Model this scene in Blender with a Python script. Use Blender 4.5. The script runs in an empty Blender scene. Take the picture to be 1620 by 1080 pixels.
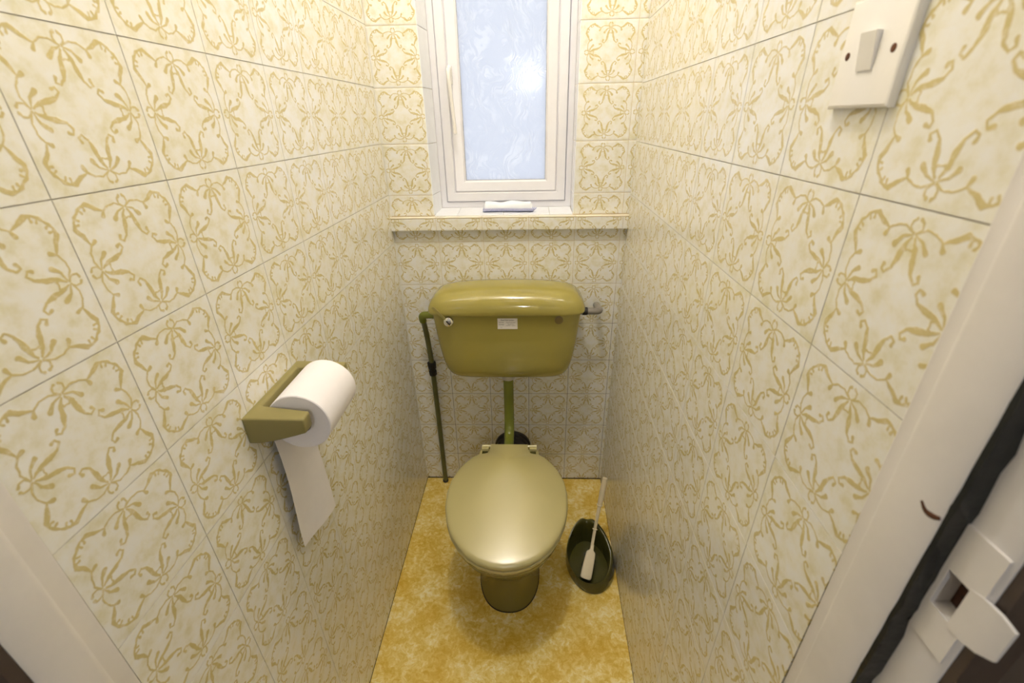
import bpy, bmesh, math, random
from mathutils import Vector, Matrix, noise
random.seed(7)
S = bpy.context.scene
C = S.collection
T = 0.1524                      # tile pitch

# ------------------------------------------------------------------ camera
cam = bpy.data.objects.new('camera', bpy.data.cameras.new('camera'))
C.objects.link(cam)
S.camera = cam
def cam_matrix(pt, yw, rl, loc):
    M = Matrix.Rotation(yw, 3, 'Z') @ Matrix.Rotation(pt, 3, 'X') @ Matrix.Rotation(rl, 3, 'Y')
    r, f, u = M.col[0], M.col[1], M.col[2]
    R = Matrix((r, u, -f)).transposed().to_4x4()
    return Matrix.Translation(loc) @ R
cam.matrix_world = cam_matrix(-0.46054, 0.04027, 0.02018, Vector((0.02064, -1.50284, 1.41851)))
cam.data.sensor_width = 36
cam.data.lens = 708.4 / 1620 * 36
cam.data.clip_start = 0.02
cam.data.dof.use_dof = True
cam.data.dof.focus_distance = 1.15
cam.data.dof.aperture_fstop = 5.6

# ------------------------------------------------------------------ world, light, exposure
S.view_settings.view_transform = 'Standard'
S.view_settings.look = 'None'
S.view_settings.exposure = 0.13
S.view_settings.gamma = 1
S.view_settings.use_curve_mapping = False
w = bpy.data.worlds.new('sky')
S.world = w
w.use_nodes = True
nt = w.node_tree
bg = nt.nodes['Background']
tc = nt.nodes.new('ShaderNodeTexCoord')
sp = nt.nodes.new('ShaderNodeSeparateXYZ')
mr = nt.nodes.new('ShaderNodeMapRange')
mr.inputs['From Min'].default_value = -0.6
mr.inputs['From Max'].default_value = 0.7
cr = nt.nodes.new('ShaderNodeValToRGB')
cr.color_ramp.elements[0].color = (.62, .65, .70, 1)
cr.color_ramp.elements[1].color = (.95, .965, 1.0, 1)
nt.links.new(tc.outputs['Generated'], sp.inputs[0])
nt.links.new(sp.outputs['Z'], mr.inputs['Value'])
nt.links.new(mr.outputs[0], cr.inputs[0])
nt.links.new(cr.outputs[0], bg.inputs['Color'])
bg.inputs['Strength'].default_value = 1.75

def lamp(name, loc, power, col, rad):
    l = bpy.data.lights.new(name, 'POINT')
    l.energy = power
    l.color = col
    l.shadow_soft_size = rad
    o = bpy.data.objects.new(name, l)
    o.location = loc
    C.objects.link(o)
    return o
lamp('ceiling_bulb_light', (-.05, -.79, 2.58), 27.0, (1.0, .955, .89), .045)
lamp('hallway_light', (.037, -2.45, 1.722), 10.5, (.90, .94, 1.0), .04)

# ------------------------------------------------------------------ node helpers
class NT:
    def __init__(s, mat):
        s.t = mat.node_tree
    def n(s, typ, **kw):
        x = s.t.nodes.new(typ)
        for k, v in kw.items():
            setattr(x, k, v)
        return x
    def put(s, sock, v):
        if hasattr(v, 'is_output'):
            s.t.links.new(v, sock)
        elif v is not None:
            sock.default_value = v
    def m(s, op, a, b=None, c=None, clamp=False):
        x = s.n('ShaderNodeMath', operation=op, use_clamp=clamp)
        for i, v in enumerate((a, b, c)):
            s.put(x.inputs[i], v)
        return x.outputs[0]
    def v(s, op, a, b=None, c=None, out=0):
        x = s.n('ShaderNodeVectorMath', operation=op)
        for i, v in enumerate((a, b, c)):
            s.put(x.inputs[i], v)
        return x.outputs[out]
    def noise(s, vec, scale, detail=2, rough=.5, out=0):
        x = s.n('ShaderNodeTexNoise')
        s.put(x.inputs['Vector'], vec)
        x.inputs['Scale'].default_value = scale
        x.inputs['Detail'].default_value = detail
        x.inputs['Roughness'].default_value = rough
        return x.outputs[out]
    def ramp(s, f, stops):
        x = s.n('ShaderNodeValToRGB')
        e = x.color_ramp.elements
        while len(e) < len(stops):
            e.new(.5)
        for el, (p, c) in zip(e, stops):
            el.position = p
            el.color = (*c, 1)
        s.put(x.inputs[0], f)
        return x.outputs[0]
    def mix(s, f, a, b):
        x = s.n('ShaderNodeMix', data_type='RGBA')
        s.put(x.inputs[0], f)
        s.put(x.inputs[6], (*a, 1) if isinstance(a, tuple) else a)
        s.put(x.inputs[7], (*b, 1) if isinstance(b, tuple) else b)
        return x.outputs[2]
    def smooth(s, x0, x1, v):
        x = s.n('ShaderNodeMapRange', interpolation_type='SMOOTHSTEP')
        s.put(x.inputs['Value'], v)
        x.inputs['From Min'].default_value = x0
        x.inputs['From Max'].default_value = x1
        return x.outputs[0]
    def bump(s, h, strength=.3, dist=.001):
        x = s.n('ShaderNodeBump')
        x.inputs['Strength'].default_value = strength
        x.inputs['Distance'].default_value = dist
        s.put(x.inputs['Height'], h)
        return x.outputs[0]

def lin(r, g, b):
    f = lambda c: (c / 255 / 12.92) if c <= 10 else ((c / 255 + .055) / 1.055) ** 2.4
    return (f(r), f(g), f(b))

def mat(name, col, rough=.4, metal=0.0, spec=.5, coat=0.0, var=0.0, vscale=30, bump=0.0, bscale=200, col2=None):
    m = bpy.data.materials.new(name)
    m.use_nodes = True
    b = m.node_tree.nodes['Principled BSDF']
    b.inputs['Base Color'].default_value = (*col, 1)
    b.inputs['Roughness'].default_value = rough
    b.inputs['Metallic'].default_value = metal
    b.inputs['Specular IOR Level'].default_value = spec
    b.inputs['Coat Weight'].default_value = coat
    N = NT(m)
    obj = N.n('ShaderNodeTexCoord').outputs['Object']
    c2 = col2 or tuple(max(0, c * (1 - var)) for c in col)
    nz = N.noise(obj, vscale, 4, .6)
    f = N.smooth(.35, .65, nz)
    N.put(b.inputs['Base Color'], N.mix(f, c2, col))
    if bump:
        N.put(b.inputs['Normal'], N.bump(N.noise(obj, bscale, 3), bump, .001))
    return m

# tile print: a scroll-and-bow motif, eightfold symmetric, drawn as tapered strokes
STROKES = [
 [(.008, .375, .005), (.036, .405, .005), (.034, .440, .006), (.016, .452, .010)],
 [(.008, .380, .006), (.070, .408, .005), (.130, .402, .005), (.178, .375, .006), (.196, .338, .015)],
 [(.180, .372, .004), (.245, .402, .014), (.292, .434, .016), (.335, .430, .006), (.368, .410, .011), (.388, .388, .006)],
 [(.335, .430, .005), (.316, .418, .005), (.318, .398, .008)],
 [(.360, .412, .005), (.345, .388, .008)],
 [(.015, .370, .004), (.070, .350, .008), (.108, .305, .017)],
 [(.012, .360, .004), (.040, .305, .013), (.053, .240, .018), (.072, .180, .008), (.108, .146, .006), (.138, .163, .006), (.126, .190, .012)],
 [(.010, .355, .004), (.030, .325, .004), (.022, .295, .006), (.002, .300, .004)],
]
def tile_print():
    m = bpy.data.materials.new('printed_tile_glaze')
    m.use_nodes = True
    b = m.node_tree.nodes['Principled BSDF']
    N = NT(m)
    obj = N.n('ShaderNodeTexCoord').outputs['Object']
    rnd = N.n('ShaderNodeObjectInfo').outputs['Random']
    p = N.v('SCALE', obj)
    p.node.inputs['Scale'].default_value = 1 / T
    off = N.m('MULTIPLY', rnd, 37.0)
    cmb = N.n('ShaderNodeCombineXYZ')
    N.put(cmb.inputs[0], off); N.put(cmb.inputs[1], off)
    pr = N.v('ADD', p, cmb.outputs[0])
    wob = N.v('SUBTRACT', N.noise(pr, 15, 2, .55, out=1), (.5, .5, .5))
    pw = N.v('MULTIPLY_ADD', wob, (.022, .022, 0), p)
    a = N.v('ABSOLUTE', pw)
    s = N.n('ShaderNodeSeparateXYZ')
    N.put(s.inputs[0], a)
    lo = N.m('MINIMUM', s.outputs[0], s.outputs[1])
    hi = N.m('MAXIMUM', s.outputs[0], s.outputs[1])
    q = N.n('ShaderNodeCombineXYZ')
    N.put(q.inputs[0], lo); N.put(q.inputs[1], hi)
    q = q.outputs[0]
    d = None
    for st in STROKES:
        for (ax, ay, aw), (bx, by, bw) in zip(st, st[1:]):
            A = Vector((ax, ay, 0)); B = Vector((bx, by, 0)) - A
            L2 = B.length_squared
            h = N.m('ADD', N.v('DOT_PRODUCT', q, tuple(B / L2), out=1), -A.dot(B) / L2, clamp=True)
            near = N.v('MULTIPLY_ADD', h, tuple(B), tuple(A))
            dist = N.v('DISTANCE', q, near, out=1)
            e = N.m('MULTIPLY_ADD', h, aw - bw, dist)
            e = N.m('SUBTRACT', e, aw) 
            d = e if d is None else N.m('MINIMUM', d, e)
    ink = N.smooth(.006, -.003, d)
    # washed, cloudy ground: cream with pale greenish-yellow blotches
    n1 = N.noise(pr, 5.5, 4, .62)
    ground = N.ramp(n1, [(.36, lin(240, 239, 236)), (.50, lin(238, 235, 225)), (.70, lin(224, 218, 188))])
    n2 = N.noise(pr, 22, 3, .6)
    inkc = N.mix(n2, lin(214, 196, 130), lin(190, 172, 108))
    amt = N.m('MULTIPLY', ink, N.smooth(.15, .5, n2))
    amt = N.m('MULTIPLY_ADD', amt, .45, N.m('MULTIPLY', ink, .42))
    N.put(b.inputs['Base Color'], N.mix(amt, ground, inkc))
    b.inputs['Roughness'].default_value = .16
    b.inputs['Specular IOR Level'].default_value = .5
    bumph = N.m('MULTIPLY_ADD', ink, .6, N.noise(pr, 7, 2))
    N.put(b.inputs['Normal'], N.bump(bumph, .22, .0012))
    return m
M_TILE = tile_print()
M_PLAIN = mat('plain_white_tile_glaze', lin(244, 246, 250), .15, var=.04, vscale=25, bump=.15, bscale=40)
M_EDGE = mat('cream_edge_tile_glaze', lin(246, 236, 214), .15, var=.04, vscale=25)
M_GROUT = mat('cream_grout', lin(240, 232, 216), .85, var=.14, vscale=12)

def back_grout():
    m = mat('stained_back_grout', lin(200, 180, 150), .85)
    N = NT(m)
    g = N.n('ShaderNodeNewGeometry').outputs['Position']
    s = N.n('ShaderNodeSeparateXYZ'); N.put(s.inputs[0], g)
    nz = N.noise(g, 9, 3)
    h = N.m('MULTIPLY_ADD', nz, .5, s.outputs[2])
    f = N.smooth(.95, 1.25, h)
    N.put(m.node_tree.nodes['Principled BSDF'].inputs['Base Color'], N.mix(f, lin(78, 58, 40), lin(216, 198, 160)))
    return m
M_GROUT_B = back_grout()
M_PAINT = mat('white_gloss_paint', lin(228, 223, 220), .35, var=.05, vscale=14, bump=.12, bscale=35)
M_PLASTER = mat('pale_plaster', lin(235, 228, 214), .8, var=.03)
M_UPVC = mat('white_upvc', lin(238, 236, 240), .28, var=.02)
M_BLACK = mat('black_seal_paint', lin(26, 29, 30), .22, var=.4, vscale=60, bump=.8, bscale=90)
M_DARKGAP = mat('dark_edge_gap', lin(40, 26, 14), .8, var=.3)
M_BROWN = mat('shaded_brown_hall_paint', lin(84, 72, 64), .35, var=.35, vscale=9)  # brown hall paint, with the darkness of the unlit side put into its colour
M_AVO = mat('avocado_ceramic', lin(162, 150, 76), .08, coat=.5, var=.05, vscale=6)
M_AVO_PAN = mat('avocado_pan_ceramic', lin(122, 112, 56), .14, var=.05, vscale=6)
M_SEAT = mat('avocado_seat_plastic', lin(184, 174, 118), .31, spec=.6, var=.03, vscale=8)
M_PIPE = mat('olive_painted_pipe', lin(122, 128, 48), .22, var=.1, vscale=20)
M_PIPE2 = mat('dark_olive_painted_pipe', lin(98, 98, 56), .35, var=.15, vscale=20)
M_HOLD = mat('olive_matt_ceramic', lin(140, 130, 80), .42, var=.05, vscale=15)
M_SEAT.node_tree.nodes['Principled BSDF'].inputs['IOR'].default_value = 2.0
M_POT = mat('dark_olive_plastic', lin(74, 72, 32), .18, var=.08, vscale=15)
M_WHITEP = mat('white_plastic', lin(236, 232, 226), .25, var=.02)
M_CREAMP = mat('cream_brush_plastic', lin(238, 224, 192), .35, var=.06, vscale=20)
M_BRISTLE = mat('black_bristle', lin(22, 20, 14), .6, var=.3)
M_RUBBER = mat('black_rubber', lin(34, 30, 32), .45, var=.3, vscale=25)
M_GREYP = mat('grey_plastic', lin(138, 132, 124), .4, var=.1)
M_CHROME = mat('chrome', (.8, .8, .8), .12, metal=1.0, var=.05)
M_SCREW = mat('rusty_screw', lin(110, 66, 38), .5, metal=.5, var=.4, vscale=300)
M_STICK = mat('sticker_paper', lin(232, 226, 220), .5, var=.02)
M_INK = mat('sticker_ink', lin(60, 58, 52), .6, var=.1)
M_CAP = mat('olive_brown_cap', lin(128, 108, 58), .35, var=.1)
M_BROWNHOLE = mat('bare_brown_wood', lin(84, 48, 26), .8, var=.5, vscale=150)
M_LEVER = mat('olive_lever', lin(170, 160, 96), .2, spec=.7, var=.1)

def floor_mat():
    m = mat('mottled_gold_vinyl', lin(200, 160, 70), .36)
    b = m.node_tree.nodes['Principled BSDF']
    N = NT(m)
    o = N.n('ShaderNodeTexCoord').outputs['Object']
    wv = N.v('MULTIPLY_ADD', N.noise(o, 30, 3, .6, out=1), (.045, .045, 0), o)
    n1 = N.noise(wv, 11, 4, .7)
    n2 = N.noise(wv, 75, 5, .72)
    f = N.m('MULTIPLY_ADD', n2, .5, N.m('MULTIPLY', n1, .5))
    c = N.ramp(f, [(.39, lin(214, 172, 58)), (.47, lin(226, 192, 88)), (.54, lin(238, 214, 132)), (.63, lin(252, 240, 198))])
    N.put(b.inputs['Base Color'], c)
    N.put(b.inputs['Normal'], N.bump(n2, .12, .001))
    return m
M_FLOOR = floor_mat()

def roll_mat():
    m = mat('white_tissue', lin(240, 236, 240), .9, var=.02, bump=.25, bscale=500)
    m.node_tree.nodes['Principled BSDF'].inputs['Subsurface Weight'].default_value = 0.0
    return m
M_TISSUE = roll_mat()
M_CORE = mat('grey_card', lin(150, 140, 124), .9, var=.1)

def pane_mat():
    m = bpy.data.materials.new('textured_obscure_glass')
    m.use_nodes = True
    t = m.node_tree
    t.nodes.remove(t.nodes['Principled BSDF'])
    N = NT(m)
    o = N.n('ShaderNodeTexCoord').outputs['Object']
    # feathery, brushed texture: stretched noise whose direction swirls
    sw = N.v('MULTIPLY_ADD', N.noise(o, 9, 2, .5, out=1), (.22, .0, .22), o)
    st = N.v('MULTIPLY', sw, (1.0, 1.0, .22))
    h1 = N.noise(st, 120, 3, .55)
    h2 = N.noise(o, 14, 3, .6)
    h = N.m('MULTIPLY', N.smooth(.44, .60, h1), N.m('MULTIPLY_ADD', N.smooth(.38, .62, h2), .75, .25))
    bn = N.bump(h, .55, .002)
    tr = N.n('ShaderNodeBsdfTranslucent')
    tr.inputs[0].default_value = (.93, .97, 1, 1)
    N.put(tr.inputs['Normal'], bn)
    rf = N.n('ShaderNodeBsdfRefraction')
    rf.inputs[0].default_value = (.95, .97, 1, 1)
    rf.inputs['Roughness'].default_value = .35
    rf.inputs['IOR'].default_value = 1.1
    N.put(rf.inputs['Normal'], bn)
    gl = N.n('ShaderNodeBsdfGlossy')
    gl.inputs['Roughness'].default_value = .11
    N.put(gl.inputs['Normal'], N.bump(h, .10, .001))
    N.put(tr.inputs[0], N.mix(N.smooth(.0, 1.0, h), lin(232, 235, 243), lin(251, 252, 255)))
    fr = N.n('ShaderNodeFresnel')
    fr.inputs['IOR'].default_value = 1.5
    a = N.n('ShaderNodeMixShader'); a.inputs[0].default_value = .35
    t.links.new(tr.outputs[0], a.inputs[1]); t.links.new(rf.outputs[0], a.inputs[2])
    c = N.n('ShaderNodeMixShader')
    t.links.new(fr.outputs[0], c.inputs[0]); t.links.new(a.outputs[0], c.inputs[1]); t.links.new(gl.outputs[0], c.inputs[2])
    t.links.new(c.outputs[0], t.nodes['Material Output'].inputs[0])
    return m
M_PANE = pane_mat()

def cloth_mat():
    m = mat('white_cloth_blue_dots', lin(240, 243, 250), .9)
    b = m.node_tree.nodes['Principled BSDF']
    N = NT(m)
    o = N.n('ShaderNodeTexCoord').outputs['Object']
    sc = N.v('MULTIPLY', o, (1300, 1300, 1300))
    sn = N.v('SINE', sc)
    s = N.n('ShaderNodeSeparateXYZ'); N.put(s.inputs[0], sn)
    dots = N.smooth(-.35, .35, N.m('MULTIPLY', s.outputs[0], s.outputs[2]))
    so = N.n('ShaderNodeSeparateXYZ'); N.put(so.inputs[0], o)
    band = N.smooth(.016, .009, so.outputs[2])
    N.put(b.inputs['Base Color'], N.mix(N.m('MULTIPLY', dots, band), lin(242, 246, 255), lin(112, 112, 190)))
    return m
M_CLOTH = cloth_mat()

# ------------------------------------------------------------------ object helpers
def link(name, me, parent=None, loc=None, mats=None):
    o = bpy.data.objects.new(name, me)
    C.objects.link(o)
    if parent:
        o.parent = parent
    if loc is not None:
        o.location = loc
    if mats is not None and me is not None and not me.materials:
        me.materials.append(mats)
    return o

def finish(bm, name, m, smooth=35):
    bmesh.ops.recalc_face_normals(bm, faces=bm.faces)
    me = bpy.data.meshes.new(name)
    bm.to_mesh(me)
    bm.free()
    me.materials.append(m)
    if smooth:
        for p in me.polygons:
            p.use_smooth = True
        me.set_sharp_from_angle(angle=math.radians(smooth))
    return me

def empty(name, loc, label=None, cat=None, group=None, kind=None):
    o = bpy.data.objects.new(name, None)
    o.empty_display_size = .02
    o.location = loc
    C.objects.link(o)
    return tag(o, label, cat, group, kind)

def tag(o, label=None, cat=None, group=None, kind=None):
    if label: o['label'] = label
    if cat: o['category'] = cat
    if group: o['group'] = group
    if kind: o['kind'] = kind
    return o

def part(name, me, parent, label=None):
    """world-space mesh as a child of an Empty that only has a location"""
    o = link(name, me)
    o.parent = parent
    pl = Vector(parent.location)
    if parent.parent: pl = pl + Vector(parent.parent.location)
    o.location = -pl
    if label: o['label'] = label
    return o

def subpart(name, me, parent, label=None):
    """world-space mesh under a part made with part()"""
    o = link(name, me)
    o.parent = parent          # part() objects carry identity in world space
    if label: o['label'] = label
    return o

def bm_box(bm, lo, hi, bevel=0, seg=2):
    r = bmesh.ops.create_cube(bm, size=1)
    lo, hi = Vector(lo), Vector(hi)
    for v in r['verts']:
        v.co = Vector(((lo[i] + hi[i]) / 2 + v.co[i] * (hi[i] - lo[i]) for i in range(3)))
    if bevel:
        es = list({e for v in r['verts'] for e in v.link_edges})
        bmesh.ops.bevel(bm, geom=es, offset=bevel, segments=seg, affect='EDGES', profile=.5)

def box(name, lo, hi, m, bevel=0, seg=2):
    bm = bmesh.new()
    bm_box(bm, lo, hi, bevel, seg)
    return finish(bm, name, m, 40)

def bm_loft(bm, rings, cap0=True, cap1=True):
    R = [[bm.verts.new(p) for p in r] for r in rings]
    n = len(R[0])
    for a, b in zip(R, R[1:]):
        for i in range(n):
            j = (i + 1) % n
            bm.faces.new((a[i], a[j], b[j], b[i]))
    if cap0: bm.faces.new(R[0][::-1])
    if cap1: bm.faces.new(R[-1])

def loft(name, rings, m, cap0=True, cap1=True, smooth=40):
    bm = bmesh.new()
    bm_loft(bm, rings, cap0, cap1)
    return finish(bm, name, m, smooth)

def sring(cx, cy, z, a, b, n=48, e=2.0, fn=None):
    """superellipse ring in the XY plane"""
    out = []
    for i in range(n):
        t = 2 * math.pi * i / n
        c, s = math.cos(t), math.sin(t)
        x = cx + a * math.copysign(abs(c) ** (2 / e), c)
        y = cy + b * math.copysign(abs(s) ** (2 / e), s)
        out.append((x, y, z if not callable(z) else z(x, y)))
    return out

def bez(pts, n=8):
    """smooth Catmull-Rom path through points"""
    P = [Vector(p) for p in pts]
    P = [P[0] * 2 - P[1]] + P + [P[-1] * 2 - P[-2]]
    out = []
    for i in range(1, len(P) - 2):
        for k in range(n):
            t = k / n
            a, b, c, d = P[i - 1:i + 3]
            out.append(.5 * ((2 * b) + (c - a) * t + (2 * a - 5 * b + 4 * c - d) * t * t + (3 * b - a - 3 * c + d) * t ** 3))
    out.append(P[-2])
    return out

def bm_tube(bm, path, rad, n=16):
    P = [Vector(p) for p in path]
    rings = []
    up = None
    for i, p in enumerate(P):
        d = (P[min(i + 1, len(P) - 1)] - P[max(i - 1, 0)]).normalized()
        if up is None:
            up = d.orthogonal().normalized()
        up = (up - d * up.dot(d)).normalized()
        s = d.cross(up)
        r = rad(i / (len(P) - 1)) if callable(rad) else rad
        rings.append([p + (up * math.cos(2 * math.pi * k / n) + s * math.sin(2 * math.pi * k / n)) * r for k in range(n)])
    bm_loft(bm, rings)

def tube(name, path, rad, m, n=16):
    bm = bmesh.new()
    bm_tube(bm, path, rad, n)
    return finish(bm, name, m, 50)

def lathe(name, base, axis, prof, m, n=24):
    """prof: list of (distance along axis, radius)"""
    base, ax = Vector(base), Vector(axis).normalized()
    u = ax.orthogonal().normalized(); v = ax.cross(u)
    rings = [[base + ax * h + (u * math.cos(2 * math.pi * k / n) + v * math.sin(2 * math.pi * k / n)) * max(r, 1e-4) for k in range(n)] for h, r in prof]
    return loft(name, rings, m, smooth=35)

# ------------------------------------------------------------------ tiles
TILE_CACHE = {}
def tile_mesh(u0, u1, v0, v1, m):
    key = tuple(round(x, 4) for x in (u0, u1, v0, v1)) + (m.name,)
    if key in TILE_CACHE:
        return TILE_CACHE[key]
    rings = []
    for ins, z in ((0, -.0026), (0, -.0007), (.0014, -.0003), (.0044, 0)):
        i = min(ins, (u1 - u0) * .3, (v1 - v0) * .3)
        rings.append([(u0 + i, v0 + i, z), (u1 - i, v0 + i, z), (u1 - i, v1 - i, z), (u0 + i, v1 - i, z)])
    me = loft('tile', rings, m, smooth=60)
    # keep the broad face flat: mark its edge ring as sharp is unnecessary, weight by area instead
    for p in me.polygons:
        p.use_smooth = False
    TILE_CACHE[key] = me
    return me

def frame3(U, V):
    U, V = Vector(U).normalized(), Vector(V).normalized()
    Nn = U.cross(V).normalized()
    V = Nn.cross(U)
    return Matrix((U, V, Nn)).transposed()

G = .0012                       # joint
def tiles(parent, O, U, V, cols, rows, clip, m=None, skip=None, name='tile'):
    """cols/rows: joint positions along U/V.  clip: rectangle (umin,umax,vmin,vmax).
    skip(u0,u1,v0,v1) may return None (leave out) or a new rectangle."""
    m = m or M_TILE
    R = frame3(U, V)
    O = Vector(O)
    for i in range(len(cols) - 1):
        for j in range(len(rows) - 1):
            a, b, c, d = max(cols[i], clip[0]), min(cols[i + 1], clip[1]), max(rows[j], clip[2]), min(rows[j + 1], clip[3])
            if b - a < .004 or d - c < .004:
                continue
            r = (a, b, c, d)
            if skip:
                r = skip(*r)
                if r is None: continue
                a, b, c, d = r
            cu, cv = cols[i] + T / 2, rows[j] + T / 2
            g = G / 2
            me = tile_mesh(a - cu + g, b - cu - g, c - cv + g, d - cv - g, m)
            o = link(name, me)
            dz = random.uniform(-.00004, .00004)
            M = R.to_4x4()
            tl = Matrix.Rotation(random.uniform(-.0006, .0006), 4, 'X') @ Matrix.Rotation(random.uniform(-.0006, .0006), 4, 'Y')
            M = Matrix.Translation(O + R @ Vector((cu, cv, dz))) @ M @ tl
            o.parent = parent
            o.matrix_local = M
CEIL = 2.74
Z0 = .13548
XG = -.28196
# wall planes
def XL(y, z): return -.42804 - .00473 * z + .00353 * y
def XR(y, z): return .33833 + .01009 * z + .02615 * y
SILL = 1.138
WX0, WX1, WTOP = -.288, .1675, 2.02
YF = -1.2246                    # front end of the tiled walls

def slab(name, pts_in, pts_out, m, kind='structure'):
    """quad slab between an inner and an outer quad"""
    bm = bmesh.new()
    bm_loft(bm, [pts_in, pts_out])
    o = link(name, finish(bm, name, m, 0))
    o['kind'] = kind
    return o
e = .00015
wl = slab('wall_left', [(XL(y, z) - e, y, z) for y, z in ((.0, 0), (YF, 0), (YF, CEIL), (.0, CEIL))],
          [(-.52, y, z) for y, z in ((.0, 0), (YF, 0), (YF, CEIL), (.0, CEIL))], M_GROUT)
wr = slab('wall_right', [(XR(y, z) + e, y, z) for y, z in ((.0, 0), (-1.206, 0), (-1.206, CEIL), (.0, CEIL))],
          [(.45, y, z) for y, z in ((.0, 0), (-1.206, 0), (-1.206, CEIL), (.0, CEIL))], M_GROUT)
rowsb = [Z0 + k * T for k in range(-1, 18)]
tiles(wl, (-.42804, 0, .00279), (-.00353, -1, 0), (-.00473, 0, 1), [1.07217 + (1 - k) * T for k in range(9, -1, -1)], rowsb, (0.001, -YF, .001, CEIL))
# right wall: U runs towards the back so that the normal faces the room
colsr = [-1.07048 + (k - 1) * T for k in range(0, 10)]
tiles(wr, (.33833, 0, -.00251), (.02615, 1, 0), (.01009, 0, 1), colsr, rowsb, (-1.2055, -.001, .0035, CEIL))

bm = bmesh.new()
bm_box(bm, (-.52, .0009, 0), (.45, .16, 1.1))
bm_box(bm, (-.52, .0013, 1.1), (WX0 - .0013, .16, CEIL))
bm_box(bm, (WX1 + .0013, .0013, 1.1), (.45, .16, CEIL))
bm_box(bm, (WX0 - .0013, .0013, 1.1), (WX1 + .0013, .16, SILL - .0015))
bm_box(bm, (WX0 - .0013, .0013, WTOP + .0013), (WX1 + .0013, .16, CEIL))
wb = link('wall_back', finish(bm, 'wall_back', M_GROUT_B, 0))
wb['kind'] = 'structure'
colsb = [XG + k * T for k in range(-1, 6)]
def skipb(a, b, c, d):
    if c >= SILL - .11:
        if c < WTOP and d > SILL and c > 1.05:
            if a >= WX0 - .02 and b <= WX1 + .03: return None if c < WTOP - .02 else (a, b, c, d)
            if a < WX0 and b <= WX0 + .02: b = WX0
            elif a > WX1 - .02 : a = min(a, WX1 + .0003) if a < WX1 + .02 else a
    return (a, b, c, d)
tiles(wb, (0, 0, 0), (1, 0, 0), (0, 0, 1), colsb, [z for z in rowsb if z < 1.21], (XL(0, 1) - .008, XR(0, 1) + .006, .001, 1.0945))
tiles(wb, (0, 0, 0), (1, 0, 0), (0, 0, 1), colsb, [z for z in rowsb if z > 1.04], (XL(0, 1) - .010, XR(0, 1) + .016, 1.137, CEIL), skip=skipb)

# ledge under the window
lg = box('trim_1', (-.4325, -.0235, 1.0935), (.3505, .0012, 1.1345), M_GROUT_B)
lg = link('trim_1', lg); lg['kind'] = 'structure'
rl = [Z0 + 6 * T, Z0 + 7 * T]
tiles(lg, (0, -.025, 0), (1, 0, 0), (0, 0, 1), colsb, rl, (-.4325, .351, 1.0925, 1.132))
Rtop = [(-.4325, -.282 + .152), (-.130, .023), (.023, .1754), (.1754, .351)]
for x0, x1 in ((-.4325, -.282), (-.2805, -.1305), (-.129, .0225), (.024, .1745), (.176, .3505)):
    me = box('tile', (x0, -.0255, 1.1325), (x1, -.0005, 1.1362), M_EDGE, .0012, 2)
    o = link('tile', me, lg); o['label'] = 'plain cream edge tile'

# window reveal and sill, tiled plain white
rv = empty('trim_2', (0, 0, 0), kind='structure')
def rtile(lo_y, hi_y, z0, z1, side):
    x0 = WX0 if side < 0 else WX1
    x1 = WX0 + .009 if side < 0 else WX1 + .001
    t = .0022 * side
    rings = []
    for ins, off in ((0, t), (0, 0), (.001, -.0004 * side)):
        rings.append([(x0 + off + (x1 - x0) * ((y - lo_y) / (hi_y - lo_y)), y, z) for y, z in
                      ((lo_y + ins, z0 + ins), (hi_y - ins, z0 + ins), (hi_y - ins, z1 - ins), (lo_y + ins, z1 - ins))])
    part('tile', loft('tile', rings, M_PLAIN, smooth=20), rv)
for sd in (-1, 1):
    zz = [SILL + .001] + [z for z in rowsb if SILL + .03 < z < WTOP] + [WTOP]
    for a, b in zip(zz, zz[1:]):
        rtile(.0005, .1, a + .0006, b - .0006, sd)
for x0, x1 in ((WX0 + .001, -.2125), (-.2115, -.0605), (-.0595, .0915), (.0925, WX1 - .001)):
    rings = [[(x, y, (SILL + .007 * max(y, 0) / .1) - dz) for x, y in ((x0, -.001), (x1, -.001), (x1, .1), (x0, .1))] for dz in (.004, 0)]
    part('tile', loft('tile', rings, M_PLAIN, smooth=0), rv)
part('tile', box('tile', (WX0, .0005, WTOP - .001), (WX1, .1, WTOP + .002), M_PLAIN), rv)

# ------------------------------------------------------------------ window
wn = empty('window_1', (-.055, .1, 1.145), kind='structure')
def ring_profile(name, x0, x1, z0, z1, prof, m):
    rings = []
    for ins, y in prof:
        rings.append([(x0 + ins, y, z0 + ins), (x1 - ins, y, z0 + ins), (x1 - ins, y, z1 - ins), (x0 + ins, y, z1 - ins)])
    rings.append(rings[0])
    bm = bmesh.new()
    bm_loft(bm, rings, False, False)
    bmesh.ops.remove_doubles(bm, verts=bm.verts, dist=1e-6)
    return finish(bm, name, m, 25)
FX0, FX1, FZ0, FZ1 = -.279, .1685, 1.1445, 2.02
part('window_frame', ring_profile('window_frame', FX0, FX1, FZ0, FZ1, [(0, .158), (0, .1015), (.0015, .1), (.019, .1), (.0205, .1015), (.0205, .158)], M_UPVC), wn)
sash = part('sash', ring_profile('sash', FX0, FX1, FZ0, FZ1, [(.0225, .15), (.0225, .0955), (.0245, .0935), (.049, .0935), (.051, .096), (.051, .1025), (.054, .1025), (.054, .15)], M_UPVC), wn)
subpart('glazing_bead', ring_profile('glazing_bead', FX0, FX1, FZ0, FZ1, [(.0545, .13), (.0545, .099), (.056, .098), (.083, .1045), (.089, .111), (.0895, .13)], M_UPVC), sash)
subpart('pane', box('pane', (FX0 + .0892, .113, FZ0 + .0892), (FX1 - .0892, .119, FZ1 - .0892), M_PANE), sash)
M_MOULD = mat('black_corner_grime', lin(70, 66, 66), .7, var=.3)
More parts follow.
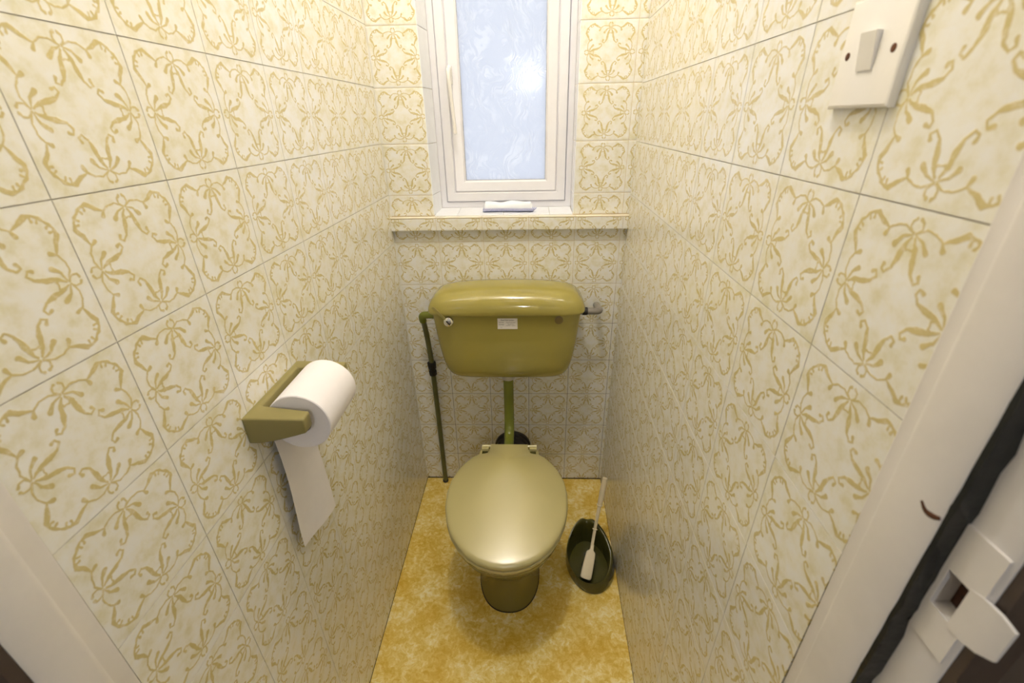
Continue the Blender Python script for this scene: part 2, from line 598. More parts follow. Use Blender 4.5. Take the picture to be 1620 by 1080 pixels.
subpart('gasket', ring_profile('gasket', FX0, FX1, FZ0, FZ1, [(.0885, .1125), (.0885, .1105), (.0905, .1105), (.0905, .1125)], mat('grey_gasket', lin(196, 198, 202), .6, var=.35, vscale=20)), sash)
# handle
bm = bmesh.new()
bm_box(bm, (-.227, .082, 1.518), (-.211, .094, 1.568), .003)
hd = subpart('window_handle', finish(bm, 'window_handle', M_WHITEP, 40), sash)
bm = bmesh.new()
bm_tube(bm, bez([(-.219, .088, 1.558), (-.219, .068, 1.555), (-.2185, .062, 1.53), (-.215, .064, 1.47), (-.209, .062, 1.38)]), lambda t: .0075 - .002 * t, 12)
bm_tube(bm, [(-.2195, .0822, 1.533), (-.2195, .0805, 1.533)], .0035, 10)
me = finish(bm, 'handle_lever', M_WHITEP, 50)
me.materials.append(M_RUBBER)
for p in me.polygons:
    if len(p.vertices) and all(abs(me.vertices[i].co.z - 1.533) < .004 and me.vertices[i].co.y > .0800 and abs(me.vertices[i].co.x + .2195) < .004 for i in p.vertices):
        p.material_index = 1
subpart('handle_lever', me, sash)

# ------------------------------------------------------------------ floor, ceiling, hall shell
fl = link('floor', box('floor', (-.45, YF - .09, -.02), (.37, .0, 0), M_FLOOR)); fl['kind'] = 'structure'
ce = link('ceiling', box('ceiling', (-.52, -1.31, CEIL), (.45, .16, CEIL + .03), M_PLASTER)); ce['kind'] = 'structure'
def edge(name, p, q, wdt=.0032):
    bm = bmesh.new()
    d = (Vector(q) - Vector(p)).normalized(); n = Vector((-d.y, d.x, 0)) * wdt
    p, q = Vector(p), Vector(q)
    bm_loft(bm, [[p - n, q - n, q + n, p + n], [v + Vector((0, 0, .0022)) for v in (p - n, q - n, q + n, p + n)]])
    o = link(name, finish(bm, name, M_DARKGAP, 0)); o['kind'] = 'structure'
edge('baseboard_left', (XL(0, 0), 0, .0), (XL(YF, 0), YF, .0))
edge('baseboard_right', (XR(0, 0), 0, .0), (XR(-1.2, 0), -1.2, .0))
edge('baseboard_back', (XL(0, 0), -.0005, .0), (XR(0, 0), -.0005, .0), .0022)

# door frame
DZ = 2.02
df = empty('door_1', (0, -1.25, 0), kind='structure')
def prism(name, plan, z0, z1, m, sm=40):
    return loft(name, [[(x, y, z) for x, y in plan] for z in (z0, z1)], m, smooth=sm)
part('jamb', prism('jamb', [(.36, -1.2057), (.3145, -1.2057), (.3125, -1.208), (.3125, -1.219), (.3105, -1.2215), (.3065, -1.2255), (.305, -1.229), (.305, -1.2695), (.3065, -1.2715), (.324, -1.2715), (.36, -1.2715)], 0, DZ, M_PAINT), df)
bm = bmesh.new()
for plan, z0, z1 in (([(.3195, -1.272), (.3195, -1.3065), (.3215, -1.309), (.36, -1.309), (.36, -1.272)], 0, 1.093),
                     ([(.3195, -1.272), (.3195, -1.3065), (.3215, -1.309), (.36, -1.309), (.36, -1.272)], 1.128, DZ),
                     ([(.3195, -1.272), (.3195, -1.281), (.334, -1.281), (.334, -1.2975), (.3195, -1.2975), (.3195, -1.3065), (.3215, -1.309), (.36, -1.309), (.36, -1.272)], 1.093, 1.128)):
    bm_loft(bm, [[(x, y, z) for x, y in plan] for z in (z0, z1)])
part('rebate', finish(bm, 'rebate', M_PAINT, 40), df)
# ragged black draught seal between stop and rebate
rng = random.Random(3)
rings = []
for k in range(121):
    z = DZ * k / 120
    w1 = .0050 + rng.uniform(-.0014, .0022)
    x0 = .3068 + rng.uniform(-.0006, .0004)
    rings.append([(x0, -1.2708, z), (x0 + .001, -1.2720 - w1 * .55, z), (.3175, -1.2718 - w1, z), (.3215, -1.2718 - w1, z), (.3215, -1.2708, z)])
part('draught_seal', loft('draught_seal', rings, M_BLACK, smooth=60), df, 'black draught seal strip')
part('floor_seal', box('floor_seal', (.30, -1.2057, 0), (.34, -1.2050, .004), M_DARKGAP), df)
# chip in the stop, showing bare wood
bm = bmesh.new()
bm_tube(bm, bez([(.3052, -1.2545, 1.166), (.3048, -1.260, 1.162), (.3046, -1.266, 1.163), (.3052, -1.271, 1.166)], 5), lambda t: .0012 + .0011 * math.sin(t * 3.1), 8)
for v in bm.verts: v.co.x = .3050 + (v.co.x - .3050) * .25
part('paint_chip', finish(bm, 'paint_chip', M_BROWNHOLE, 50), df, 'brown paint chip at the seal')
# strike plate with a square hole and a lip that runs past the edge
def strike():
    bm = bmesh.new()
    x = .3188
    y0, y1, z0, z1 = -1.277, -1.3065, 1.060, 1.168
    hy0, hy1, hz0, hz1 = -1.281, -1.2975, 1.093, 1.128
    for (a, b, c, d) in ((y1, y0, z0, hz0), (y1, y0, hz1, z1), (hy0, y0, hz0, hz1), (y1, hy1, hz0, hz1)):
        bm_box(bm, (x - .0008, a, c), (x + .001, b, d))
    # lip
    rings = []
    for (px, py), (a, b) in zip([(x, -1.2975), (x - .0006, -1.306), (x + .0002, -1.318), (x + .0035, -1.326)], [(1.091, 1.130), (1.090, 1.133), (1.094, 1.133), (1.098, 1.128)]):
        rings.append([(px - .001, py, a), (px - .001, py, b), (px + .0012, py, b), (px + .0012, py, a)])
    bm_loft(bm, rings)
    return finish(bm, 'strike_plate', M_PAINT, 40)
M_BROWNHOLE2 = M_BROWNHOLE
sk = part('strike_plate', strike(), df, 'painted strike plate with a projecting lip')
subpart('latch_hole', box('latch_hole', (.3325, -1.2974, 1.0931), (.3339, -1.2811, 1.1279), M_BROWNHOLE), sk)
# left side of the doorway
part('jamb', prism('jamb', [(-.50, YF), (-.434, YF), (-.433, YF - .003), (-.433, -1.243), (-.431, -1.2455), (-.4275, -1.2485), (-.4265, -1.252), (-.4265, -1.287), (-.4285, -1.290), (-.50, -1.290)], 0, DZ, M_PAINT), df)
part('head_jamb', box('head_jamb', (-.50, -1.309, DZ), (.36, YF, DZ + .03), M_PAINT), df)
part('architrave', prism('architrave', [(-.4285, -1.2905), (-.431, -1.300), (-.437, -1.303), (-.440, -1.297), (-.455, -1.302), (-.50, -1.305), (-.50, -1.2905)], 0, DZ, M_BROWN), df, 'brown hall-side moulding, coloured dark as if unlit')
part('architrave', prism('architrave', [(.3225, -1.3092), (.324, -1.3155), (.329, -1.3165), (.332, -1.3105), (.345, -1.3125), (.352, -1.316), (.358, -1.311), (.40, -1.313), (.40, -1.3092)], 0, DZ, M_BROWN), df, 'brown hall-side moulding, coloured dark as if unlit')
bm = bmesh.new()
bm_box(bm, (-1.2, -1.305, 0), (-.50, YF, CEIL)); bm_box(bm, (.36, -1.3090, 0), (1.2, -1.206, CEIL)); bm_box(bm, (-.50, -1.309, DZ + .03), (.36, YF, CEIL))
wf = link('wall_front', finish(bm, 'wall_front', M_BROWN, 0)); wf['kind'] = 'structure'
bm = bmesh.new()
bm_box(bm, (-1.25, -3.05, -.02), (1.25, -3.0, CEIL + .02)); bm_box(bm, (-1.25, -3.0, 0), (-1.2, -1.309, CEIL)); bm_box(bm, (1.2, -3.0, 0), (1.25, -1.309, CEIL))
o = link('wall_hall', finish(bm, 'wall_hall', M_PLASTER, 0)); o['kind'] = 'structure'
o = link('ceiling_hall', box('ceiling_hall', (-1.25, -3.05, CEIL), (1.25, -1.31, CEIL + .03), M_PLASTER)); o['kind'] = 'structure'
o = link('floor_hall', box('floor_hall', (-1.25, -3.05, -.02), (1.25, YF - .0901, 0), mat('brown_carpet', lin(120, 96, 74), .95, var=.3, vscale=120))); o['kind'] = 'structure'

# ------------------------------------------------------------------ cistern
CX = -.0505
ci = empty('cistern', (CX, 0, .594), 'glossy avocado green low-level cistern mounted on the back wall', 'cistern')
body = [(.8640, .2445, .192), (.8500, .2440, .1918), (.757, .2345, .187), (.700, .2265, .1825), (.673, .2215, .1795), (.645, .2140, .175), (.625, .2040, .168), (.612, .1900, .158), (.603, .1700, .145), (.5975, .1400, .128), (.595, .09, .11), (.5945, .03, .10)]
rings = []
for z, a, f in body:
    yb = -.003 if z > .62 else -.003 - (.62 - z) * 2
    cy, b = (yb - f) / 2, (f + yb) / 2
    rings.append([(x, y + (0.003 * ((x - CX) / .245) ** 2 if y < cy else 0), zz) for x, y, zz in sring(CX, cy, z, a, b, 72, 6.5)])
part('tank', loft('tank', rings, M_AVO, smooth=60), ci)
lid = [(.8615, .2470, .0960, 6), (.8625, .2530, .1000, 6), (.868, .2560, .1020, 5.5), (.878, .2570, .1022, 5.2), (.889, .2550, .1005, 5), (.900, .2500, .0965, 4.8), (.911, .2420, .0900, 4.6), (.9215, .2320, .0805, 4.2), (.929, .2200, .0690, 3.8), (.9345, .203, .0560, 3.2), (.938, .178, .0420, 3), (.940, .13, .026, 2.6), (.9405, .06, .012, 2.2)]
rings = []
for z, a, b, ex in lid:
    cy = -.1045
    rings.append([(x, min(y, -.0025), zz - .010 * ((x - CX) / .25) ** 2 * (1 if z > .875 else (z - .8615) / .0135)) for x, y, zz in sring(CX, cy, z, a, b, 72, ex)])
part('cistern_lid', loft('cistern_lid', rings, M_AVO, smooth=60), ci)
def yf(z):
    for (z1, _, f1), (z0, _, f0) in zip(body, body[1:]):
        if z0 <= z <= z1: return -(f0 + (f1 - f0) * (z - z0) / (z1 - z0))
fl_ = part('flush_knob', lathe('flush_knob', (-.2345, -.1905, .8405), (0, -1, .12), [(0, .0155), (.004, .0160), (.006, .0145), (.009, .0150), (.0125, .0145), (.0150, .0110), (.0160, .006), (.0164, .001)], M_CHROME), ci, 'round chrome flush knob')
bm = bmesh.new()
bm_box(bm, (-.2375, -.2085, .8385), (-.2305, -.2055, .8425), .001)
M4 = Matrix.Translation((-.234, -.207, .8405)) @ Matrix.Rotation(.9, 4, 'Y') @ Matrix.Scale(2.6, 4, (1, 0, 0)) @ Matrix.Translation((.234, .207, -.8405))
bmesh.ops.transform(bm, matrix=M4, verts=bm.verts)
subpart('knob_grip', finish(bm, 'knob_grip', M_RUBBER, 40), fl_)
bm = bmesh.new()
rings = []
for t, wd, th in ((0, .0035, .0025), (.3, .0038, .002), (.7, .005, .0016), (.95, .0045, .0014), (1, .002, .001)):
    p = Vector((-.240, -.199, .846)).lerp(Vector((-.2775, -.2165, .8985)), t)
    sd = Vector((.8, 0, .6)).normalized() * wd; nn = Vector((0, -1, .3)) * th
    rings.append([p - sd - nn, p + sd - nn, p + sd + nn, p - sd + nn])
bm_loft(bm, rings)
part('flush_lever', finish(bm, 'flush_lever', M_LEVER, 30), ci, 'thin pale lever')
part('blanking_cap', lathe('blanking_cap', (.1185, -.1900, .8425), (0, -1, .04), [(0, .0135), (.0022, .0135), (.0032, .012), (.0036, .002)], M_CAP), ci, 'round brown blanking cap')
# sticker
zc = .831
st = part('sticker', box('sticker', (-.0775, yf(zc) - .0012, .8125), (-.0135, yf(zc) + .0010, .8495), M_STICK), ci, 'white printed instruction sticker')
def text(body, x, z, size, bold=0.0, align='LEFT'):
    cu = bpy.data.curves.new('lettering', 'FONT')
    cu.body = body; cu.size = size; cu.align_x = align; cu.offset = bold
    tmp = bpy.data.objects.new('lettering', cu)
    C.objects.link(tmp)
    bpy.context.view_layer.update()
    me = bpy.data.meshes.new_from_object(tmp)
    bpy.data.objects.remove(tmp)
    me.transform(Matrix.Translation((x, yf(zc) - .00135, z)) @ Matrix.Rotation(math.pi / 2, 4, 'X'))
    me.materials.clear(); me.materials.append(M_INK)
    subpart('lettering', me, st)
text('Dual Flush System', -.0455, .8418, .0058, .00008, 'CENTER')
text('Full Flush', -.0735, .8340, .0042, .00004)
text('Depress and release', -.0495, .8345, .0036, .00003)
text('Half Flush', -.0735, .8265, .0042, .00004)
text('Depress lever', -.0455, .8285, .0036, .00003)
text('and hold for 5 seconds', -.0510, .8240, .0033, .00003)
text('flush', -.0685, .8175, .0032, .00001)

# overflow, supply pipe, flush pipe, connector
ov = empty('overflow_pipe', (.24, -.1, .835), 'short grey plastic overflow elbow from cistern into back wall', 'pipe')
part('elbow', tube('elbow', bez([(.190, -.1, .8355), (.225, -.1, .8355), (.244, -.1, .8350), (.2585, -.094, .8340), (.2640, -.078, .8320), (.2645, -.05, .826), (.2645, .0005, .818)], 6), .0115, M_GREYP), ov)
part('locking_ring', lathe('locking_ring', (.2035, -.1, .8355), (1, 0, 0), [(0, .0135), (.014, .0135), (.017, .0125)], M_RUBBER, 12), ov, 'black locking ring')
sp_ = empty('supply_pipe', (-.343, -.03, 0), 'thin olive-painted water supply pipe rising left of cistern', 'pipe')
path = bez([(-.3425, -.022, .0), (-.3425, -.024, .2), (-.3425, -.028, .42), (-.3435, -.031, .56), (-.3455, -.038, .66), (-.3490, -.052, .755), (-.3500, -.070, .797)], 6)
part('pipe_run', tube('pipe_run', path, .0095, M_PIPE2), sp_)
part('pipe_elbow', tube('pipe_elbow', bez([(-.3495, -.067, .787), (-.3495, -.074, .803), (-.345, -.080, .813), (-.333, -.084, .817), (-.291, -.088, .818)], 6), .0125, M_PIPE), sp_)
part('coupling', lathe('coupling', (-.3436, -.0305, .545), (-.02, -.05, 1), [(0, .011), (.002, .0145), (.020, .0150), (.022, .0120), (.029, .0120), (.031, .0155), (.040, .0160), (.042, .0165), (.056, .0165), (.058, .011)], M_RUBBER, 8), sp_, 'black compression coupling')
part('floor_collar', lathe('floor_collar', (-.3425, -.022, 0), (0, 0, 1), [(0, .012), (.008, .012), (.010, .0098)], M_RUBBER, 12), sp_)
fp = empty('flush_pipe', (-.052, -.1, .35), 'olive green flush pipe between cistern and toilet pan', 'pipe')
part('pipe_run', tube('pipe_run', bez([(-.052, -.1, .592), (-.052, -.1, .52), (-.052, -.1, .45), (-.052, -.107, .40), (-.052, -.130, .357), (-.052, -.170, .338), (-.052, -.262, .334)], 7), .0185, M_PIPE, 24), fp)
part('pipe_nut', lathe('pipe_nut', (-.052, -.1, .572), (0, 0, 1), [(0, .0195), (.002, .0235), (.008, .0245), (.016, .0245), (.020, .026), (.0235, .026)], mat('pale_grey_nut', lin(196, 190, 176), .4, var=.1), 16), fp, 'pale plastic nut under the cistern')
pc = empty('pan_connector', (-.045, -.01, .18), 'black rubber soil pipe connector behind the toilet pan', 'pipe')
part('collar', lathe('collar', (-.045, -.0002, .182), (0, -1, 0), [(0, .075), (.012, .075), (.018, .069), (.030, .069), (.036, .062), (.060, .060)], M_RUBBER, 32), pc)
part('sleeve', lathe('sleeve', (-.045, -.055, .182), (0, -1, .05), [(0, .058), (.03, .058), (.034, .052), (.10, .052)], M_RUBBER, 32), pc)

# ------------------------------------------------------------------ toilet
PX = -.0445
to = empty('toilet', (PX, -.46, 0), 'avocado green toilet pan with its closed seat lid', 'toilet')
bowl = [(0, -.4560, .1000, .1460), (.012, -.4560, .1000, .1460), (.020, -.455, .0970, .1430), (.06, -.4530, .0900, .1380), (.12, -.4550, .0880, .1360), (.18, -.4650, .0960, .1480), (.23, -.4800, .1160, .1700), (.28, -.4930, .1380, .1960), (.32, -.5000, .1560, .2140), (.35, -.5050, .1660, .2240), (.372, -.5060, .1690, .2270), (.378, -.506, .1660, .2240)]
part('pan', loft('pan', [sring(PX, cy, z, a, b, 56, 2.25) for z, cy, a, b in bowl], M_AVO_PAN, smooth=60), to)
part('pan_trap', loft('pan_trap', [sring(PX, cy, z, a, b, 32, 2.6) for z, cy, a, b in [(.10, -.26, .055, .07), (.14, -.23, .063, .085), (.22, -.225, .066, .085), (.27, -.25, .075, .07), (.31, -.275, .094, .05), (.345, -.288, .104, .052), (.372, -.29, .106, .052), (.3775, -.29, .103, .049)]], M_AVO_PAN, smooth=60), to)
part('base_joint', loft('base_joint', [sring(PX, -.4560, z, .1022, .1482, 56, 2.25) for z in (0, .0022)], M_DARKGAP), to, 'dark joint around the foot')
for sx in (-1, 1):
    part('floor_screw', lathe('floor_screw', (PX + sx * .0760, -.505, .0655), (sx * .75, -.55, .4), [(0, .0065), (.0035, .0065), (.005, .003)], M_RUBBER, 12), to, 'dark screw cap')
half = [(.0, -.7430), (.035, -.7385), (.068, -.7265), (.098, -.7070), (.126, -.6790), (.150, -.6430), (.168, -.6000), (.179, -.5500), (.1815, -.5000), (.175, -.4520), (.160, -.4100), (.140, -.3780), (.118, -.3520)]
def outline(tail):
    h = half + tail
    r = h + [(-x, y) for x, y in reversed(h[1:])]
    return r
def subdivide(o, n=3):
    return o
def scaled(o, s, z, cy=-.51, dome=0):
    return [(PX + x * s, cy + (y - cy) * s, z + dome) for x, y in o]
ol = outline([(.100, -.3400), (.080, -.3360), (.0705, -.332), (.066, -.318), (.063, -.291)])
os_ = outline([(.108, -.335), (.103, -.318), (.099, -.300), (.096, -.294), (.05, -.292)])
def tilt(r):   # the lid slopes very slightly down to the front
    return [(x, y, z + (y + .51) * .058) for x, y, z in r]
part('seat_ring', loft('seat_ring', [tilt(scaled(os_, s, z)) for s, z in ((.95, .379), (.985, .381), (.998, .387), (.995, .3935), (.96, .3965))], M_SEAT, smooth=60), to)
ld = part('seat_lid', loft('seat_lid', [tilt(scaled(ol, s, z, cy=-.42)) for s, z in ((.955, .3975), (.992, .3985), (1.0, .4020), (1.0005, .4060), (.996, .4100), (.985, .4135), (.968, .4160), (.945, .4180), (0.90, 0.4212), (0.82, 0.4266), (0.70, 0.4343), (0.55, 0.4430), (0.40, 0.4506), (0.25, 0.4569), (0.12, 0.4610), (0.04, 0.4626))], M_SEAT, smooth=60), to)
for sx in (-1, 1):
    x0, x1 = sorted((PX + sx * .0690, PX + sx * .0935))
    part('hinge', box('hinge', (x0, -.3085, .395), (x1, -.290, .4195), M_SEAT, .003), to)
    part('hinge_recess_shade', box('hinge_recess_shade', (x0 + .002, -.3245, .400), (x1 - .003, -.3092, .4105), M_POT, .001), to, 'dark olive patch painted as hinge recess shade')  # raised dark patch, colours in the shade of the hinge notch
part('hinge_bar', tube('hinge_bar', [(PX - .093, -.2905, .416), (PX + .093, -.2905, .416)], .0055, M_SEAT, 12), to)

# ------------------------------------------------------------------ toilet roll holder and roll
HX = XL(-.84, .98)
th = empty('toilet_roll_holder', (HX, -.84, .977), 'olive ceramic toilet roll holder mounted on left tiled wall', 'holder')
bm = bmesh.new()
x0 = HX + .0008
bm_box(bm, (x0, -.937, .9515), (x0 + .017, -.745, 1.002), 0)
bev = finish(bm, 'back_plate', M_HOLD, 0)
def bracket():
    # one U-shaped casting: plan outline extruded in z, arms taper towards their ends
    xw, xp, xe = x0, x0 + .014, -.335
    plan = [(xw, -.937), (xe, -.936), (xe, -.9115), (xp, -.899), (xp, -.7715), (xe, -.7680), (xe, -.7455), (xw, -.745)]
    def zr(x):
        t = (x - xp) / (xe - xp); t = max(0, t)
        return (.9515 + .0215 * t ** 1.3, 1.002 - .002 * t)
    bm = bmesh.new()
    N_ = 5
    pts = []
    for i, (ax, ay) in enumerate(plan):
        bx, by = plan[(i + 1) % len(plan)]
        pts.append((ax, ay))
        if abs(ax - bx) > .03:
            for k in range(1, N_):
                pts.append((ax + (bx - ax) * k / N_, ay + (by - ay) * k / N_))
    bm_loft(bm, [[(x, y, zr(x)[0]) for x, y in pts], [(x, y, zr(x)[1]) for x, y in pts]], False, False)
    bm.verts.ensure_lookup_table()
    n = len(pts)
    # caps as quads: near arm, plate, far arm
    for off in (0, n):
        def V(i): return bm.verts[off + i % n]
        # indices: 0 wall near, 1..5 -> arm outer, 5 end outer, 6 end inner, 6..11 inner to plate
        near_o = list(range(0, 6)); near_i = list(range(11, 5, -1))
        for a in range(5):
            bm.faces.new((V(near_o[a]), V(near_o[a + 1]), V(near_i[a + 1]), V(near_i[a])))
        far_i = list(range(12, 18)); far_o = list(range(23, 17, -1))
        for a in range(5):
            bm.faces.new((V(far_i[a]), V(far_i[a + 1]), V(far_o[a + 1]), V(far_o[a])))
        bm.faces.new((V(0), V(11), V(12), V(23)))
    bmesh.ops.recalc_face_normals(bm, faces=bm.faces)
    sharp = [e_ for e_ in bm.edges if len(e_.link_faces) == 2 and e_.calc_face_angle() > .5]
    bmesh.ops.bevel(bm, geom=sharp, offset=.0035, segments=3, affect='EDGES', profile=.5, clamp_overlap=True)
    return finish(bm, 'bracket', M_HOLD, 50)
part('bracket', bracket(), th)
part('spindle', tube('spindle', [(-.367, -.905, .967), (-.367, -.771, .967)], .009, M_HOLD, 16), th)

tr = empty('toilet_roll', (-.367, -.84, .967), 'white toilet roll with loose sheet hanging down, in its wall holder', 'toilet roll')
RC, RZ, RR = -.3665, .9655, .0535
prof = [(.0, .0205), (.0, .052), (.0015, RR), (.1235, RR), (.125, .052), (.125, .0205)]
n = 64
bm = bmesh.new()
rings = []
for h, r in prof + [prof[0]]:
    rings.append([(RC + r * math.cos(2 * math.pi * k / n), -.8975 + h, RZ + r * math.sin(2 * math.pi * k / n)) for k in range(n)])
bm_loft(bm, rings, False, False)
bmesh.ops.remove_doubles(bm, verts=bm.verts, dist=1e-6)
part('roll', finish(bm, 'roll', M_TISSUE, 40), tr)
bm = bmesh.new()
rings = [[(RC + r * math.cos(2 * math.pi * k / 32), -.897 + h, RZ + r * math.sin(2 * math.pi * k / 32)) for k in range(32)] for h, r in ((0, .0202), (.124, .0202), (.124, .0185), (0, .0185), (0, .0202))]
bm_loft(bm, rings, False, False)
bmesh.ops.remove_doubles(bm, verts=bm.verts, dist=1e-6)
part('cardboard_core', finish(bm, 'cardboard_core', M_CORE, 40), tr)
# hanging sheet, from the wall side of the roll
bm = bmesh.new()
NU, NV = 10, 26
grid = []
for s_ in (0, 1):
    g = []
    for j in range(NV + 1):
        t = j / NV
        row = []
        for i in range(NU + 1):
            u = i / NU
            y = -.898 + .1235 * u
            zb = .682 - .026 * u
            if t < .15:
                an = math.pi * (.86 + .14 * t / .15)
                x = RC + (RR + .0006) * math.cos(an); z = RZ + (RR + .0006) * math.sin(an)
            else:
                q = (t - .15) / .85
                z = RZ + (zb - RZ) * q
                x = RC - RR - .0006 + .010 * q ** 1.2 + .0035 * math.sin(u * 4.2 + q * 4.5) * q
                y += -.012 * q + .004 * math.sin(q * 5) * (1 - u)
            row.append(bm.verts.new((x + s_ * .0006, y, z)))
        g.append(row)
    grid.append(g)
for s_ in (0, 1):
    for j in range(NV):
        for i in range(NU):
            bm.faces.new((grid[s_][j][i], grid[s_][j][i + 1], grid[s_][j + 1][i + 1], grid[s_][j + 1][i]))
for j in range(NV):
    for i in (0, NU):
        bm.faces.new((grid[0][j][i], grid[0][j + 1][i], grid[1][j + 1][i], grid[1][j][i]))
for i in range(NU):
    for j in (0, NV):
        bm.faces.new((grid[0][j][i], grid[0][j][i + 1], grid[1][j][i + 1], grid[1][j][i]))
part('loose_sheet', finish(bm, 'loose_sheet', M_TISSUE, 60), tr)

# ------------------------------------------------------------------ light switch
sw = empty('light_switch', (XR(-1.037, 1.465), -1.037, 1.465), 'square white rocker light switch high on right tiled wall', 'switch')
ux = lambda y, z: XR(y, z)
bm = bmesh.new()
def quadring(y0, y1, z0, z1, off):
    return [(ux(y, z) - off, y, z) for y, z in ((y0, z0), (y1, z0), (y1, z1), (y0, z1))]
Y0, Y1, ZA, ZB = -1.0785, -.9925, 1.4215, 1.5075
bm_loft(bm, [quadring(Y0, Y1, ZA, ZB, .0005), quadring(Y0, Y1, ZA, ZB, .0080), quadring(Y0 + .0008, Y1 - .0008, ZA + .0008, ZB - .0008, .0092), quadring(Y0 + .003, Y1 - .003, ZA + .003, ZB - .003, .0100)])
part('face_plate', finish(bm, 'face_plate', M_WHITEP, 20), sw)
bm = bmesh.new()
ry0, ry1, rz0, rz1 = -1.0455, -1.0245, 1.4510, 1.4800
bm_loft(bm, [quadring(ry0, ry1, rz0, rz1, .0098), [(ux(y, z) - o_, y, z) for y, z, o_ in ((ry0, rz0, .0112), (ry1, rz0, .0112), (ry1, rz1, .0150), (ry0, rz1, .0150))]])
part('rocker', finish(bm, 'rocker', M_WHITEP, 10), sw)
for y in (-1.0655, -1.0050):
    part('screw', lathe('screw', (ux(y, 1.4645) - .0097, y, 1.4645), (-1, 0, 0), [(0, .0034), (.0005, .0034), (.0008, .002)], M_SCREW, 16), sw, 'rusty screw head')

# ------------------------------------------------------------------ brush pot and brush
bp = empty('toilet_brush_pot', (.237, -.41, 0), 'dark olive plastic toilet brush pot in the right-hand floor corner', 'brush pot')
def potring(cx, cy, a, b, zf, zbk, n=56, notch=0):
    out = []
    for i in range(n):
        t = 2 * math.pi * i / n
        c, s_ = math.cos(t), math.sin(t)
        a2 = a * (1 - .16 * max(0, s_))          # egg-shaped: narrower at the back
        x, y = cx + a2 * c, cy + b * s_
        f = (s_ + 1) / 2
        z = zf + (zbk - zf) * f ** 1.3
        if notch:
            z -= notch * math.exp(-((t - math.pi / 2 + .05) / .20) ** 2)
        out.append((x, y, z))
    return out
R = [potring(.2385, -.412, .0840, .1235, 0, 0), potring(.2385, -.412, .0855, .1250, .004, .004), potring(.2370, -.415, .0850, .1225, .018, .035),
     potring(.2340, -.4200, .0820, .1150, .034, .085), potring(.2310, -.4260, .0790, .1080, .044, .116, notch=.012), potring(.2290, -.4290, .0760, .1035, .0475, .121, notch=.014),
     potring(.2275, -.4310, .0728, .0995, .0465, .119, notch=.014), potring(.2270, -.4320, .0710, .0970, .042, .112, notch=.010), potring(.229, -.431, .0700, .0960, .030, .06), potring(.230, -.43, .066, .092, .014, .014), potring(.231, -.43, .03, .045, .010, .010)]
part('pot', loft('pot', R, M_POT, smooth=60), bp)
br = empty('toilet_brush', (.236, -.43, .03), 'cream toilet brush with paddle head standing in olive pot', 'toilet brush')
# paddle
bm = bmesh.new()
B0, B1 = Vector((.2105, -.5030, .0330)), Vector((.2370, -.4290, .0790))
ax = (B1 - B0).normalized()
sd = ax.cross(Vector((.1, -.5, .85))).normalized()
nn = sd.cross(ax).normalized()
if nn.z < 0: nn = -nn
rings = []
for t, wd, th_ in ((-.02, .010, .003), (0, .0165, .004), (.05, .0190, .0045), (.25, .0190, .005), (.55, .0180, .005), (.85, .0165, .005), (.93, .0150, .005), (.99, .0085, .005), (1.02, .0065, .005), (1.2, .0055, .005)):
    p = B0 + (B1 - B0) * t + nn * .004
    rings.append([p + sd * (wd * math.copysign(abs(math.cos(a)) ** .6, math.cos(a))) + nn * (th_ * math.copysign(abs(math.sin(a)) ** .8, math.sin(a))) for a in [2 * math.pi * k / 16 for k in range(16)]])
bm_loft(bm, rings)
part('paddle', finish(bm, 'paddle', M_CREAMP, 50), br)
hp = bez([(.2375, -.4275, .0805), (.2520, -.3860, .1320), (.2600, -.3680, .1720), (.2690, -.3500, .2200), (.2840, -.3240, .3080)], 8)
def hr(t):
    if t > .72: return .0078 + .0020 * math.sin((t - .72) / .28 * math.pi * .9)
    return .0054 + .0012 * t
part('handle', tube('handle', hp, hr, M_CREAMP, 14), br)
def ringon(i, r):
    p = hp[i]; d = (hp[i + 1] - hp[i - 1]).normalized()
    part('handle_ring', lathe('handle_ring', p - d * .0015, d, [(0, r * .8), (.001, r), (.0025, r), (.0035, r * .8)], M_CREAMP, 14), br)
ringon(8, .0090); ringon(23, .0105)
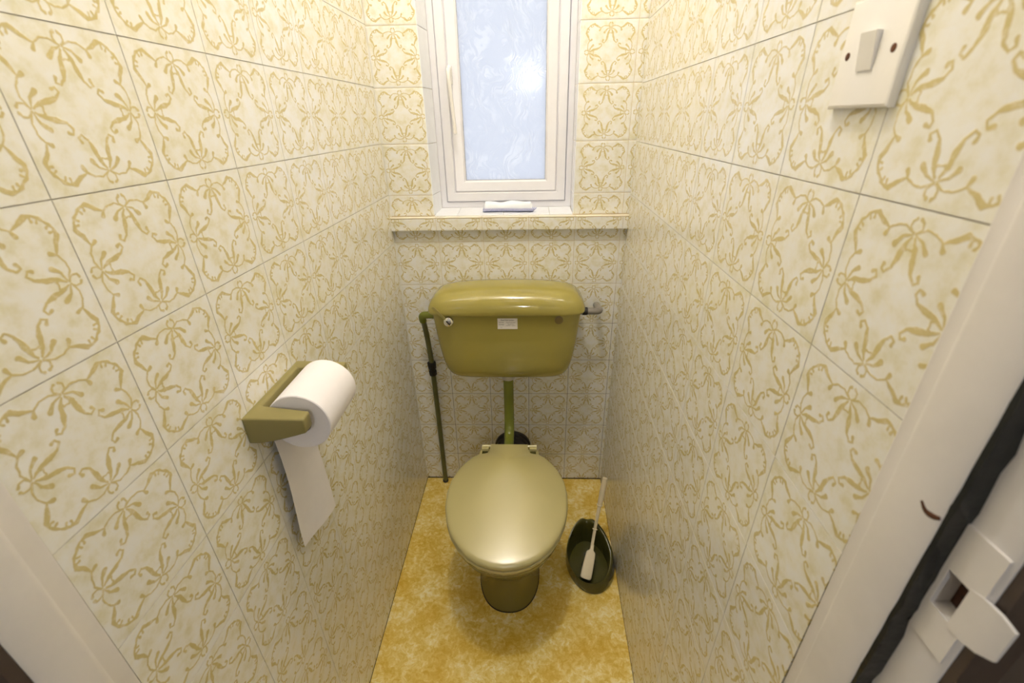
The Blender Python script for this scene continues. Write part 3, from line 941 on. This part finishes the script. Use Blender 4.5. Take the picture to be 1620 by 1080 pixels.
# bristles: a tuft under and beside the paddle
bm = bmesh.new()
rb = random.Random(5)
for k in range(230):
    t = rb.random()
    p = B0.lerp(B1, t) + sd * rb.uniform(-.011, .013)
    d = (-nn * rb.uniform(.5, 1) - sd * rb.uniform(-.9, .9) * 1.0 + ax * rb.uniform(-.25, .25)).normalized()
    L = rb.uniform(.012, .020)
    q = p + d * L
    q.z = max(q.z, .0145)
    if (q - p).length < .004: continue
    bm_tube(bm, [p, q], .0008, 3)
o = part('bristles', finish(bm, 'bristles', M_BRISTLE, 0), br, 'black bristles')
o['kind'] = 'stuff'

# ------------------------------------------------------------------ cloth on the sill
bm = bmesh.new()
rings = []
nx = 44
for i in range(nx + 1):
    u = i / nx
    x = -.084 + .168 * u
    ring = []
    edgef = min(1, min(u, 1 - u) * 14 + .35)
    for k in range(22):
        a = 2 * math.pi * k / 22
        c, s_ = math.cos(a), math.sin(a)
        hw = .022 * (1 + .12 * noise.noise(Vector((u * 5, 0, 2)))) * edgef ** .3
        hh = (.0150 + .0035 * noise.noise(Vector((u * 4, 3, 1)))) * edgef
        y = hw * math.copysign(abs(c) ** .8, c)
        z = hh + hh * math.copysign(abs(s_) ** .8, s_)
        d = .0022 * noise.noise(Vector((x * 45, y * 60, z * 90)))
        z2 = z + (d + .002 * math.sin(x * 70 + y * 90) * max(0, s_)) * (1 if s_ > -.3 else 0)
        ring.append((x, y + d * .8 + .003 * math.sin(u * 5), max(z2, .0002)))
    rings.append(ring)
bm_loft(bm, rings)
ck = link('cloth', finish(bm, 'cloth', M_CLOTH, 60), None, (-.0455, .044, SILL + .0035))
tag(ck, 'folded white cloth with tiny blue dots lying on the window sill', 'cloth')
bm = bmesh.new()
bm_tube(bm, bez([(.078, -.004, .007), (.087, -.010, .008), (.094, -.006, .011)], 4), lambda t: .0055 - .003 * t, 8)
o = link('cloth_corner', finish(bm, 'cloth_corner', M_CLOTH, 60), ck)

# ------------------------------------------------------------------ ceiling lamp above the frame
cl = empty('ceiling_lamp', (-.05, -.785, CEIL), 'white ceiling lamp holder above the toilet, out of view overhead', 'lamp')
part('ceiling_rose', lathe('ceiling_rose', (-.05, -.785, CEIL), (0, 0, -1), [(0, .04), (.012, .038), (.02, .02)], M_WHITEP, 24), cl)
part('lamp_holder', lathe('lamp_holder', (-.05, -.785, CEIL - .02), (0, 0, -1), [(0, .016), (.03, .018), (.055, .017)], M_WHITEP, 20), cl)
